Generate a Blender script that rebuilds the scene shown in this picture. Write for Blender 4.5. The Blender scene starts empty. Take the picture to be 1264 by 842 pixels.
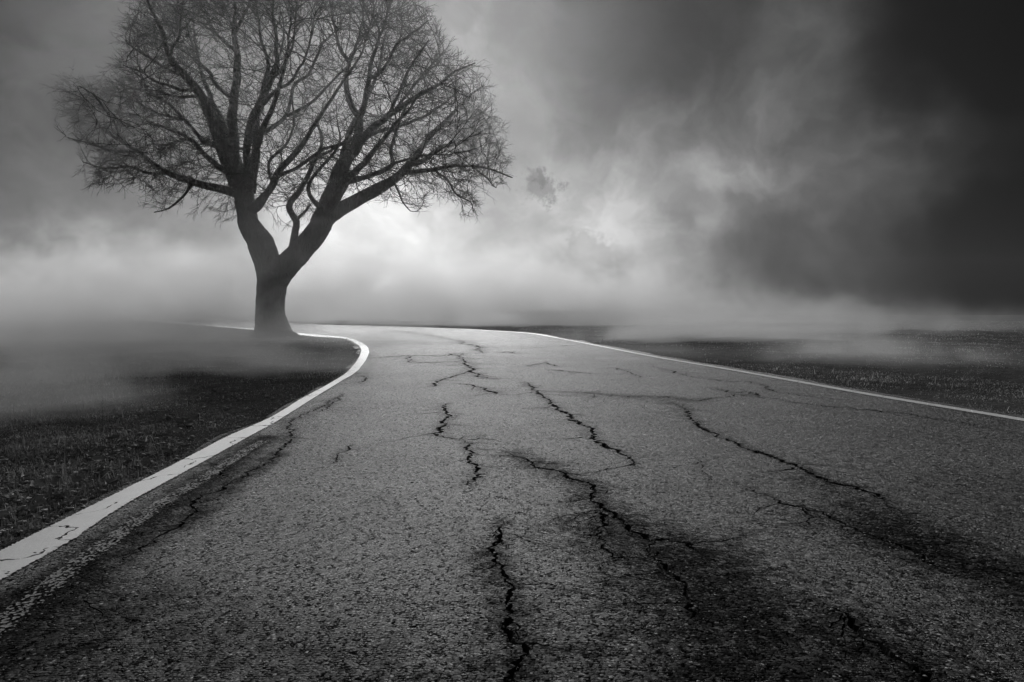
import bpy, bmesh, math, random
import numpy as np
from mathutils import Vector, kdtree, noise as mnoise
from mathutils.geometry import delaunay_2d_cdt

random.seed(7)
RNG = np.random.default_rng(7)
S = bpy.context.scene
COL = S.collection

# ------------------------------------------------------------------ camera
FPX, CAM_H, HORIZON = 843.0, 1.1, 385.0          # focal length in photo pixels, eye height, horizon row
PITCH = math.atan((421 - HORIZON) / FPX)
cam_data = bpy.data.cameras.new('camera')
cam = bpy.data.objects.new('camera', cam_data)
COL.objects.link(cam)
cam.location = (0, 0, CAM_H)
cam.rotation_euler = (math.pi / 2 - PITCH, 0, 0)
cam_data.sensor_width = 36.0
cam_data.lens = 36.0 * FPX / 1264.0
cam_data.clip_start = 0.05
cam_data.clip_end = 3000
S.camera = cam


def ray(px, py):
    """direction of a photo pixel"""
    dx, dz, dy = (px - 632) / FPX, (421 - py) / FPX, 1.0
    c, s = math.cos(PITCH), math.sin(PITCH)
    return Vector((dx, dy * c + dz * s, -dy * s + dz * c))


def G(px, py):
    """point of the road plane seen at a photo pixel"""
    r = ray(px, py)
    t = -CAM_H / r.z
    return (r.x * t, r.y * t)


def P(px, py, depth):
    r = ray(px, py)
    t = depth / r.y
    return Vector((r.x * t, depth, CAM_H + r.z * t))


# ------------------------------------------------------------------ render, exposure
S.view_settings.view_transform = 'Standard'
S.view_settings.look = 'None'
S.view_settings.exposure = 0.0
S.view_settings.gamma = 1.0
S.render.engine = 'CYCLES'
S.cycles.use_denoising = True
S.cycles.denoiser = 'OPENIMAGEDENOISE'
S.cycles.denoising_input_passes = 'RGB_ALBEDO_NORMAL'
S.cycles.denoising_prefilter = 'ACCURATE'
S.cycles.volume_bounces = 2
S.cycles.max_bounces = 8
S.cycles.volume_max_steps = 256


# ------------------------------------------------------------------ node helper
class NT:
    def __init__(self, tree):
        self.t = tree
        tree.nodes.clear()

    def n(self, kind, **props):
        nd = self.t.nodes.new(kind)
        for k, v in props.items():
            setattr(nd, k, v)
        return nd

    def put(self, sock, v):
        if isinstance(v, bpy.types.NodeSocket):
            self.t.links.new(v, sock)
        elif v is not None:
            sock.default_value = v

    def m(self, op, a, b=None, c=None, clamp=False):
        nd = self.n('ShaderNodeMath', operation=op, use_clamp=clamp)
        for i, v in enumerate((a, b, c)):
            if v is not None:
                self.put(nd.inputs[i], v)
        return nd.outputs[0]

    def vm(self, op, a, b=None):
        nd = self.n('ShaderNodeVectorMath', operation=op)
        self.put(nd.inputs[0], a)
        if b is not None:
            self.put(nd.inputs[3] if op == 'SCALE' else nd.inputs[1], b)
        return nd.outputs['Value'] if op in ('DOT_PRODUCT', 'LENGTH', 'DISTANCE') else nd.outputs[0]

    def noise(self, vec, scale, detail=4, rough=0.55, dist=0.0, color=False):
        nd = self.n('ShaderNodeTexNoise')
        self.put(nd.inputs['Vector'], vec)
        nd.inputs['Scale'].default_value = scale
        nd.inputs['Detail'].default_value = detail
        nd.inputs['Roughness'].default_value = rough
        nd.inputs['Distortion'].default_value = dist
        return nd.outputs['Color' if color else 'Fac']

    def voro(self, vec, scale, feature='F1', out='Distance', rnd=1.0):
        nd = self.n('ShaderNodeTexVoronoi', feature=feature)
        self.put(nd.inputs['Vector'], vec)
        nd.inputs['Scale'].default_value = scale
        nd.inputs['Randomness'].default_value = rnd
        return nd.outputs[out]

    def map(self, v, a, b, c=0.0, d=1.0, smooth=False):
        nd = self.n('ShaderNodeMapRange', interpolation_type='SMOOTHSTEP' if smooth else 'LINEAR', clamp=True)
        for i, x in enumerate((v, a, b, c, d)):
            self.put(nd.inputs[i], x)
        return nd.outputs[0]

    def grey(self, v):
        nd = self.n('ShaderNodeCombineColor')
        for i in range(3):
            self.put(nd.inputs[i], v)
        return nd.outputs[0]

    def attr(self, name):
        return self.n('ShaderNodeAttribute', attribute_name=name).outputs['Fac']


# ------------------------------------------------------------------ sky
SUN_PX = (455, 285)
SUN_EL = math.radians(25.0)
SUN_AZ = math.atan2((SUN_PX[0] - 632) / FPX, 1.0)       # to the left of the view direction

SKY_SEED = (7.7, 2.3, 5.1)                              # which clouds the turbulence makes
world = bpy.data.worlds.new('World')
S.world = world
world.use_nodes = True
w = NT(world.node_tree)
dirn = w.n('ShaderNodeTexCoord').outputs['Generated']
sky = w.n('ShaderNodeTexSky', sky_type='NISHITA')
sky.sun_disc = False
sky.sun_elevation = SUN_EL
sky.sun_rotation = SUN_AZ
sky.air_density = 1.0
sky.dust_density = 4.0
bw = w.n('ShaderNodeRGBToBW')
w.put(bw.inputs[0], sky.outputs[0])
# storm cloud layer: clouds drift through a domain warped by two sizes of turbulence
w1 = w.vm('SCALE', w.vm('SUBTRACT', w.noise(dirn, 3.2, 4, 0.55, color=True), (0.5, 0.5, 0.5)), 0.20)
w2 = w.vm('SCALE', w.vm('SUBTRACT', w.noise(dirn, 11.0, 5, 0.6, color=True), (0.5, 0.5, 0.5)), 0.07)
wd = w.vm('NORMALIZE', w.vm('ADD', w.vm('ADD', dirn, w1), w2))
wn = w.vm('ADD', wd, SKY_SEED)
BASE_SKY = 0.045
# (pixel, angular size in degrees, brightness of the cloud there)
LOBES = [
    ((440, 295), 7.0, 0.28), ((540, 300), 12.0, 0.24), ((250, 330), 9.0, 0.05), ((420, 260), 30.0, 0.06),
    ((720, 290), 8.0, 0.18), ((830, 330), 8.0, 0.10),
    ((1040, 140), 5.5, 0.30), ((1150, 215), 5.0, 0.36), ((1020, 15), 3.5, 0.24), ((960, 270), 9.0, 0.08), ((890, 140), 6.0, 0.05),
    ((20, 330), 14.0, 0.04), ((600, 90), 9.0, 0.02),
]
# where the storm cloud is thickest: (pixel, angular size, how much of the light it keeps back)
DARK = [((1290, 20), 9.0, 1.6), ((1330, 350), 10.0, 1.5), ((1180, -60), 9.0, 1.0), ((830, 20), 8.0, 0.55), ((-10, 30), 10.0, 0.75),
        ((1500, 150), 15.0, 1.2), ((900, -700), 40.0, 0.6), ((1120, 400), 8.0, 0.55), ((1010, 330), 6.0, 0.3)]


def lobe(px, py, sig):
    d = ray(px, py).normalized()
    k = 1.0 / (1.0 - math.cos(math.radians(sig)))
    return w.m('EXPONENT', w.m('MULTIPLY', w.m('SUBTRACT', w.vm('DOT_PRODUCT', wd, tuple(d)), 1.0), k))


val = BASE_SKY
for (px, py), sig, amp in LOBES:
    val = w.m('MULTIPLY_ADD', lobe(px, py, sig), amp, val)
for (px, py), sig, amp in DARK:
    val = w.m('MULTIPLY', val, w.m('MAXIMUM', w.m('MULTIPLY_ADD', lobe(px, py, sig), -amp, 1.0), 0.03))
cl1 = w.noise(wn, 5.0, 7, 0.52, 0.3)
cl2 = w.noise(wn, 14.0, 5, 0.5, 0.1)
fac = w.m('EXPONENT', w.m('ADD', w.m('MULTIPLY', w.m('SUBTRACT', cl1, 0.50), 3.6), w.m('MULTIPLY', w.m('SUBTRACT', cl2, 0.5), 1.1)))
fac = w.m('MINIMUM', fac, 2.0)
bil = w.m('ABSOLUTE', w.m('SUBTRACT', w.noise(wn, 8.5, 5, 0.5, 0.2), 0.5))
fac = w.m('MULTIPLY', fac, w.map(bil, 0.0, 0.16, 0.90, 1.08))
val = w.m('MULTIPLY', val, fac)
# a dark torn scrap of cloud and a smaller one below it, hanging in front of the bright break
def scrap(val, px, py, sig, dark, sx=1.0):
    d = ray(px, py).normalized()
    wv = w.vm('SCALE', w.vm('SUBTRACT', w.noise(dirn, 34.0, 7, 0.72, color=True), (0.5, 0.5, 0.5)), 0.085)
    dv = w.vm('SUBTRACT', w.vm('ADD', dirn, wv), tuple(d))
    dist = w.vm('LENGTH', w.vm('MULTIPLY', dv, (sx, 1.0, 1.0)))
    return w.m('MULTIPLY', val, w.map(dist, sig * 0.55, sig * 1.15, dark, 1.0, True))
val = scrap(val, 670, 222, 0.017, 0.42, 1.9)
val = scrap(val, 668, 234, 0.027, 0.42, 0.9)
val = scrap(val, 645, 352, 0.015, 0.55, 1.5)
val = scrap(val, 725, 312, 0.035, 0.68, 0.7)
tot = w.m('ADD', w.m('MULTIPLY', bw.outputs[0], 0.012), w.m('MULTIPLY', val, 10.0))
bg = w.n('ShaderNodeBackground')
w.put(bg.inputs['Color'], w.grey(tot))
bg.inputs['Strength'].default_value = 0.10
wo = w.n('ShaderNodeOutputWorld')
w.t.links.new(bg.outputs[0], wo.inputs['Surface'])

# ------------------------------------------------------------------ sun behind the cloud
sun_data = bpy.data.lights.new('sun', 'SUN')
sun_data.energy = 3.0
sun_data.angle = math.radians(34)
sun_data.color = (1, 1, 1)
sun = bpy.data.objects.new('sun', sun_data)
COL.objects.link(sun)
sd = Vector((math.sin(SUN_AZ) * math.cos(SUN_EL), math.cos(SUN_AZ) * math.cos(SUN_EL), math.sin(SUN_EL)))
sun.rotation_euler = (-sd).to_track_quat('-Z', 'Y').to_euler()
sun.location = sd * 60


# ------------------------------------------------------------------ object helpers
def new_mesh(name, verts, faces, mats, smooth=False):
    me = bpy.data.meshes.new(name)
    me.from_pydata([tuple(v) for v in verts], [], [tuple(f) for f in faces])
    for mt in (mats if isinstance(mats, (list, tuple)) else [mats]):
        me.materials.append(mt)
    if smooth:
        me.polygons.foreach_set('use_smooth', [True] * len(me.polygons))
    me.update()
    return me


def fast_mesh(name, verts, faces, mat, smooth=False):
    """verts (n,3) array, faces (m,k) array of equal-sided faces"""
    me = bpy.data.meshes.new(name)
    k = faces.shape[1]
    me.vertices.add(len(verts))
    me.vertices.foreach_set('co', verts.astype(np.float32).ravel())
    me.loops.add(faces.size)
    me.loops.foreach_set('vertex_index', faces.astype(np.int32).ravel())
    me.polygons.add(len(faces))
    me.polygons.foreach_set('loop_start', np.arange(0, faces.size, k, dtype=np.int32))
    if smooth:
        me.polygons.foreach_set('use_smooth', np.ones(len(faces), dtype=bool))
    me.materials.append(mat)
    me.update(calc_edges=True)
    me.validate()
    return me


def obj(name, me, parent=None, **props):
    o = bpy.data.objects.new(name, me)
    COL.objects.link(o)
    if parent is not None:
        o.parent = parent
    for k, v in props.items():
        o[k] = v
    return o


def empty(name, loc, label, cat, group=None):
    o = bpy.data.objects.new(name, None)
    COL.objects.link(o)
    o.location = loc
    o.empty_display_size = 0.2
    o['label'] = label
    o['category'] = cat
    if group:
        o['group'] = group
    return o


def new_mat(name):
    mt = bpy.data.materials.new(name)
    mt.use_nodes = True
    return mt, NT(mt.node_tree)


def finish(nt, bsdf, mt):
    o = nt.n('ShaderNodeOutputMaterial')
    nt.t.links.new(bsdf, o.inputs['Surface'])
    return mt


def principled(nt, col, rough, normal=None, spec=0.5):
    b = nt.n('ShaderNodeBsdfPrincipled')
    nt.put(b.inputs['Base Color'], col)
    nt.put(b.inputs['Roughness'], rough)
    nt.put(b.inputs['Specular IOR Level'], spec)
    if normal is not None:
        nt.put(b.inputs['Normal'], normal)
    return b.outputs[0]


def bump(nt, h, strength, dist):
    b = nt.n('ShaderNodeBump')
    nt.put(b.inputs['Height'], h)
    nt.put(b.inputs['Strength'], strength)
    nt.put(b.inputs['Distance'], dist)
    return b.outputs[0]


# ------------------------------------------------------------------ materials
def mat_asphalt():
    mt, t = new_mat('asphalt')
    pos = t.n('ShaderNodeNewGeometry').outputs['Position']
    wv = t.vm('ADD', pos, t.vm('SCALE', t.vm('SUBTRACT', t.noise(pos, 60, 2, color=True), (0.5, 0.5, 0.5)), 0.012))
    cell_d = t.voro(wv, 74.0)                                    # chippings of about 12 mm
    cell_c = t.n('ShaderNodeSeparateColor')
    t.put(cell_c.inputs[0], t.voro(wv, 74.0, out='Color'))
    r1, r2 = cell_c.outputs[0], cell_c.outputs[1]
    fine_d = t.voro(pos, 210.0)
    clump = t.noise(pos, 26.0, 3, 0.6)
    patch = t.noise(pos, 0.55, 5, 0.6, 0.6)
    patch2 = t.noise(pos, 2.6, 4, 0.6)
    st0 = t.attr('stain_shade')                                        # oil, damp, dirt and painted corner shade, broken up by the stones
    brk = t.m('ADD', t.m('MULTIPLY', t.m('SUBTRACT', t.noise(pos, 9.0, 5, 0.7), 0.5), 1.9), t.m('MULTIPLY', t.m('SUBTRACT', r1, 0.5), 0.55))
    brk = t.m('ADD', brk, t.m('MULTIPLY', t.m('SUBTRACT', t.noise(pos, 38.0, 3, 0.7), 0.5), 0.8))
    stain_shade = t.map(t.m('MULTIPLY_ADD', brk, t.m('MINIMUM', t.m('MULTIPLY', st0, 2.2), 0.75), st0), 0.08, 0.85, 0.0, 1.0)
    # worn stone faces pale grey, bitumen between them dark
    stone = t.m('POWER', r1, 2.2)
    alb = t.m('MULTIPLY_ADD', stone, 0.13, 0.007)
    alb = t.m('MULTIPLY', alb, t.map(cell_d, 0.30, 0.75, 1.0, 0.25))
    pale = t.m('MULTIPLY', t.m('GREATER_THAN', r2, 0.95), t.map(cell_d, 0.25, 0.5, 0.42, 0.0))
    alb = t.m('ADD', alb, pale)
    alb = t.m('MULTIPLY', alb, t.map(patch, 0.3, 0.7, 0.72, 1.30))
    alb = t.m('MULTIPLY', alb, t.map(patch2, 0.3, 0.7, 0.85, 1.15))
    alb = t.m('MULTIPLY', alb, t.m('SUBTRACT', 1.0, t.m('MULTIPLY', stain_shade, 0.80)))
    h = t.m('MULTIPLY_ADD', t.map(cell_d, 0.0, 0.8, 1.0, 0.0), t.map(r1, 0, 1, 0.55, 1.0), t.m('MULTIPLY', clump, 1.1))
    h = t.m('MULTIPLY_ADD', t.map(fine_d, 0, 0.8, 1, 0), 0.22, h)
    nrm = bump(t, h, 1.0, 0.012)
    tilt = t.vm('MULTIPLY', t.vm('SUBTRACT', t.voro(wv, 74.0, out='Color'), (0.5, 0.5, 0.5)), (1.55, 1.55, 0.0))
    nrm = t.vm('NORMALIZE', t.vm('ADD', nrm, tilt))
    nrm2 = t.n('ShaderNodeBump')
    t.put(nrm2.inputs['Height'], patch2)
    nrm2.inputs['Strength'].default_value = 0.25
    nrm2.inputs['Distance'].default_value = 0.02
    t.put(nrm2.inputs['Normal'], nrm)
    rough = t.m('ADD', t.map(r2, 0, 1, 0.24, 0.74), t.m('MULTIPLY', stain_shade, 0.12))
    spec = t.m('MULTIPLY', t.m('SUBTRACT', 1.0, t.m('MULTIPLY', stain_shade, 0.92)), t.map(t.noise(pos, 0.9, 4, 0.6), 0.3, 0.7, 0.32, 0.60))
    b = principled(t, t.grey(alb), rough, nrm2.outputs[0], spec)
    dif = t.n('ShaderNodeBsdfDiffuse')
    t.put(dif.inputs['Color'], t.grey(alb))
    t.put(dif.inputs['Normal'], nrm)
    mx = t.n('ShaderNodeMixShader')
    t.put(mx.inputs[0], t.map(stain_shade, 0.0, 1.0, 0.0, 0.45))
    t.put(mx.inputs[1], b)
    t.put(mx.inputs[2], dif.outputs[0])
    return finish(t, mx.outputs[0], mt)


def mat_crack():
    mt, t = new_mat('crack_dirt')
    pos = t.n('ShaderNodeNewGeometry').outputs['Position']
    a = t.map(t.noise(pos, 120, 4), 0.3, 0.7, 0.006, 0.022)
    return finish(t, principled(t, t.grey(a), 0.95, bump(t, t.noise(pos, 160, 3), 0.7, 0.006), 0.1), mt)


def mat_paint():
    mt, t = new_mat('road_paint')
    pos = t.n('ShaderNodeNewGeometry').outputs['Position']
    e = t.attr('edge')                                           # 0 at the stripe's rim, 1 inside
    n1 = t.noise(pos, 9.0, 5, 0.65)
    n2 = t.noise(pos, 70.0, 3, 0.6)
    ck = t.voro(t.vm('ADD', pos, t.vm('SCALE', t.noise(pos, 4.0, 3, color=True), 0.35)), 1.15, 'DISTANCE_TO_EDGE')
    alb = t.map(n1, 0.25, 0.75, 0.76, 0.86)
    alb = t.m('MULTIPLY', alb, t.map(n2, 0.2, 0.6, 0.88, 1.0))
    keep = t.m('GREATER_THAN', t.m('ADD', e, t.m('MULTIPLY', t.m('SUBTRACT', n2, 0.5), 0.8)), 0.16)
    keep = t.m('MULTIPLY', keep, t.m('GREATER_THAN', t.m('ADD', ck, t.m('MULTIPLY', t.m('SUBTRACT', n1, 0.55), 0.05)), 0.0012))
    keep = t.m('MULTIPLY', keep, t.m('LESS_THAN', t.noise(pos, 34.0, 4, 0.7), 0.76))
    p = principled(t, t.grey(alb), 0.42, bump(t, t.m('ADD', n2, n1), 0.4, 0.003), 0.6)
    tr = t.n('ShaderNodeBsdfTransparent').outputs[0]
    mx = t.n('ShaderNodeMixShader')
    t.put(mx.inputs[0], keep)
    t.put(mx.inputs[1], tr)
    t.put(mx.inputs[2], p)
    return finish(t, mx.outputs[0], mt)


def mat_worn_paint():
    mt, t = new_mat('worn_paint')
    pos = t.n('ShaderNodeNewGeometry').outputs['Position']
    e = t.attr('edge')
    c = t.voro(pos, 62.0)
    k = t.m('ADD', t.m('MULTIPLY', e, 0.42), t.m('MULTIPLY', t.noise(pos, 7.0, 4, 0.65), 0.8))
    k = t.m('ADD', k, t.m('MULTIPLY', t.noise(pos, 55.0, 3, 0.7), 0.75))
    keep = t.m('GREATER_THAN', t.m('SUBTRACT', k, t.m('MULTIPLY', c, 0.8)), 0.84)
    p = principled(t, t.grey(t.map(t.noise(pos, 60, 3), 0.3, 0.7, 0.07, 0.22)), 0.6, bump(t, c, 0.6, 0.004), 0.4)
    mx = t.n('ShaderNodeMixShader')
    t.put(mx.inputs[0], keep)
    t.put(mx.inputs[1], t.n('ShaderNodeBsdfTransparent').outputs[0])
    t.put(mx.inputs[2], p)
    return finish(t, mx.outputs[0], mt)


def mat_soil():
    mt, t = new_mat('verge_soil')
    pos = t.n('ShaderNodeNewGeometry').outputs['Position']
    a = t.map(t.noise(pos, 0.35, 5, 0.6, 0.5), 0.3, 0.7, 0.05, 0.11)
    a = t.m('MULTIPLY', a, t.map(t.noise(pos, 6.0, 5, 0.65), 0.25, 0.75, 0.45, 1.5))
    a = t.m('MULTIPLY', a, t.map(t.noise(pos, 55.0, 3, 0.7), 0.25, 0.75, 0.5, 1.5))
    h = t.m('ADD', t.noise(pos, 24.0, 6, 0.7), t.m('MULTIPLY', t.noise(pos, 4.0, 3), 1.5))
    return finish(t, principled(t, t.grey(a), 0.95, bump(t, h, 1.0, 0.04), 0.0), mt)


def mat_plain(name, lo, hi, scale, rough=0.8, spec=0.25, bs=0.5, bd=0.01):
    mt, t = new_mat(name)
    pos = t.n('ShaderNodeNewGeometry').outputs['Position']
    n = t.noise(pos, scale, 4, 0.65)
    rnd = t.n('ShaderNodeObjectInfo').outputs['Random']
    a = t.m('MULTIPLY', t.map(n, 0.3, 0.7, lo, hi), t.map(rnd, 0, 1, 0.8, 1.2))
    return finish(t, principled(t, t.grey(a), rough, bump(t, n, bs, bd), spec), mt)


def mat_bark():
    mt, t = new_mat('bark')
    tc = t.n('ShaderNodeNewGeometry').outputs['Position']
    st = t.vm('MULTIPLY', tc, (1.0, 1.0, 0.22))
    n = t.noise(st, 9.0, 6, 0.65, 0.4)
    v = t.voro(st, 7.0, 'DISTANCE_TO_EDGE')
    a = t.m('MULTIPLY', t.map(n, 0.3, 0.7, 0.016, 0.055), t.map(v, 0.0, 0.2, 0.5, 1.0))
    h = t.m('ADD', n, t.map(v, 0, 0.25, 0, 1))
    return finish(t, principled(t, t.grey(a), 0.9, bump(t, h, 0.9, 0.05), 0.2), mt)


def mat_blade():
    mt, t = new_mat('grass_blade')
    pos = t.n('ShaderNodeNewGeometry').outputs['Position']
    r = t.attr('tone')
    a = t.m('MULTIPLY', t.map(r, 0, 1, 0.10, 0.55), t.map(t.noise(pos, 1.1, 5, 0.7), 0.34, 0.66, 0.35, 2.0))
    p = principled(t, t.grey(a), 0.8, None, 0.1)
    tr = t.n('ShaderNodeBsdfTranslucent')
    t.put(tr.inputs['Color'], t.grey(a))
    mx = t.n('ShaderNodeMixShader')
    mx.inputs[0].default_value = 0.35
    t.put(mx.inputs[1], p)
    t.put(mx.inputs[2], tr.outputs[0])
    return finish(t, mx.outputs[0], mt)


M_ASPHALT, M_CRACK, M_PAINT, M_WORN, M_SOIL, M_BARK, M_BLADE = (
    mat_asphalt(), mat_crack(), mat_paint(), mat_worn_paint(), mat_soil(), mat_bark(), mat_blade())
M_LEAF = mat_plain('dry_leaf', 0.22, 0.50, 25, 0.7, 0.3)
M_STONE = mat_plain('pale_stone', 0.14, 0.60, 60, 0.6, 0.4)
M_TWIG = mat_plain('twig_bark', 0.012, 0.035, 12, 0.9, 0.15)
M_STALK = mat_plain('dry_stalk', 0.10, 0.22, 30, 0.7, 0.3)


# ------------------------------------------------------------------ road outline
def catmull(pts, step):
    pts = [np.array(p, float) for p in pts]
    pts = [2 * pts[0] - pts[1]] + pts + [2 * pts[-1] - pts[-2]]
    out = []
    for i in range(1, len(pts) - 2):
        p0, p1, p2, p3 = pts[i - 1:i + 3]
        n = max(2, int(np.linalg.norm((p2 - p1)[:3]) / step))
        for k in range(n):
            u = k / n
            out.append(0.5 * ((2 * p1) + (-p0 + p2) * u + (2 * p0 - 5 * p1 + 4 * p2 - p3) * u * u
                              + (-p0 + 3 * p1 - 3 * p2 + p3) * u ** 3))
    out.append(pts[-2])
    return np.array(out)


def resample(pts, n):
    pts = np.asarray(pts)
    s = np.concatenate([[0], np.cumsum(np.linalg.norm(np.diff(pts, axis=0), axis=1))])
    q = np.linspace(0, s[-1], n)
    return np.stack([np.interp(q, s, pts[:, k]) for k in range(pts.shape[1])], 1)


LEFT_OUT_PX = [(0, 679), (110, 626), (210, 576), (283, 538), (327, 519.5), (371.5, 493), (420, 465), (438, 448), (445.5, 433), (440, 425),
               (423, 418), (380, 414.8), (316, 407.6), (240, 400.8)]
LEFT_IN_PX = [(34, 700), (100, 660), (170, 616.5), (258.5, 568), (319, 534), (339, 523.6), (380, 497), (421, 471), (444, 455), (456, 433),
              (446, 423), (423, 416.2), (380, 412.4), (316, 406.2), (240, 399.7)]
RIGHT_PX = [(1264, 520.5), (1085.5, 490), (985, 471), (897, 455), (800, 439), (712, 422), (656, 411.8), (593, 407.4), (526, 404.6), (446, 402),
            (380, 400.4), (316, 397.6)]
lo_pts = [(-2.15, -6.0), (-2.25, 0.0)] + [G(*p) for p in LEFT_OUT_PX] + [(-45, 83), (-65, 111), (-101, 161)]
li_pts = [(-1.90, -6.0), (-2.0, 0.0)] + [G(*p) for p in LEFT_IN_PX] + [(-44.8, 83.2), (-64.8, 111.2), (-100.8, 161.2)]
rc_pts = [(6.4, -6.0), (6.2, -1.0), (5.75, 3.4)] + [G(*p) for p in RIGHT_PX] + [(-41, 92), (-58, 116), (-94, 166)]
LO, LI, RC = catmull(lo_pts, 0.35), catmull(li_pts, 0.35), catmull(rc_pts, 0.4)


def normals2(p):
    t = np.gradient(p, axis=0)
    t /= np.linalg.norm(t, axis=1)[:, None] + 1e-9
    return np.stack([-t[:, 1], t[:, 0]], 1)


def wob(n, amp, k, seed):
    """1-d smooth wobble"""
    r = np.random.default_rng(seed)
    x = np.linspace(0, n / k, n)
    c = r.normal(size=int(n / k) + 3)
    return np.interp(x, np.arange(len(c)), c) * amp


LEDGE = LO + normals2(LO) * (0.05 + np.abs(wob(len(LO), 0.05, 3, 1)) + wob(len(LO), 0.03, 1.3, 5))[:, None]
REDGE = RC - normals2(RC) * (0.32 + wob(len(RC), 0.08, 3, 2) + wob(len(RC), 0.03, 1.3, 6))[:, None]
ROAD_POLY = np.concatenate([LEDGE, REDGE[::-1]])


def inside_poly(pts, poly):
    x, y = pts[:, 0], pts[:, 1]
    res = np.zeros(len(pts), bool)
    xj, yj = poly[-1]
    for xi, yi in poly:
        c = ((yi > y) != (yj > y))
        if c.any():
            xx = (xj - xi) * (y - yi) / (yj - yi + 1e-12) + xi
            res ^= c & (x < xx)
        xj, yj = xi, yi
    return res


def seg_dist(pts, poly, closed=False):
    """distance of points to a polyline"""
    a = np.asarray(poly)
    b = np.roll(a, -1, axis=0) if closed else a[1:]
    if not closed:
        a = a[:-1]
    best = np.full(len(pts), 1e9)
    for (ax, ay), (bx, by) in zip(a, b):
        dx, dy = bx - ax, by - ay
        L = dx * dx + dy * dy + 1e-12
        t = np.clip(((pts[:, 0] - ax) * dx + (pts[:, 1] - ay) * dy) / L, 0, 1)
        q = (pts[:, 0] - ax - t * dx) ** 2 + (pts[:, 1] - ay - t * dy) ** 2
        best = np.minimum(best, q)
    return np.sqrt(best)


COARSE_EDGE = np.concatenate([LEDGE[::2], REDGE[::-1][::2]])


def rough(x, y):
    return (0.5 * np.sin(x * 0.31 + 1.3) * np.sin(y * 0.23 + 0.4) + 0.3 * np.sin(x * 0.83 + y * 0.47) + 0.22 * np.sin(x * 1.9 - y * 1.3 + 2)
            + 0.14 * np.sin(x * 3.7 + y * 2.9) + 0.08 * np.sin(x * 7.3 - y * 6.1 + 1))


def ground_z(pts):
    d = np.zeros(len(pts))
    for i in range(0, len(pts), 40000):
        d[i:i + 40000] = seg_dist(pts[i:i + 40000], COARSE_EDGE, True)
    ins = inside_poly(pts, ROAD_POLY)
    x, y = pts[:, 0], pts[:, 1]
    s = np.clip(d / 1.6, 0, 1)
    s = s * s * (3 - 2 * s)
    z = -0.012 + s * (0.02 + 0.07 * rough(x, y)) + np.clip((d - 3) / 40, 0, 1) * 0.06 * (1 + rough(x * 0.3, y * 0.3))
    bank = np.clip((x - 6 - 0.05 * y) / 14, 0, 1) * np.clip(1 - np.abs(y - 30) / 60, 0, 1)
    z = z + bank * 0.12
    return np.where(ins, -0.11 * np.clip(d / 0.25, 0, 1) - 0.012, z)


# ------------------------------------------------------------------ ground sheet (polar grid, fine near the camera)
def build_ground():
    R = 262.0
    radii = [0.0] + list(np.geomspace(0.6, R, 190))
    na = 420
    # finer angles ahead
    ang = np.concatenate([np.linspace(-0.85, 0.85, na), np.linspace(0.85, 2 * math.pi - 0.85, 122)[1:-1]])
    n = len(ang)
    rr = np.array(radii[1:])
    X = (rr[:, None] * np.sin(ang)[None, :]).ravel()
    Y = (rr[:, None] * np.cos(ang)[None, :]).ravel()
    pts = np.concatenate([[[0, 0]], np.stack([X, Y], 1)])
    z = ground_z(pts)
    v = np.concatenate([pts, z[:, None]], 1)
    faces = []
    idx = np.arange(len(rr) * n).reshape(len(rr), n) + 1
    nxt = np.roll(idx, -1, axis=1)
    quads = np.stack([idx[:-1], idx[1:], nxt[1:], nxt[:-1]], -1).reshape(-1, 4)
    tri = np.stack([np.zeros(n, int), idx[0], nxt[0]], -1)
    me = new_mesh('ground', v, quads.tolist() + tri.tolist(), M_SOIL, True)
    if sum(p.normal.z for p in me.polygons[:50]) < 0:
        me.flip_normals()
    obj('ground', me, kind='structure', label='dark rough grass verge and field beside the road')


build_ground()

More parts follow.
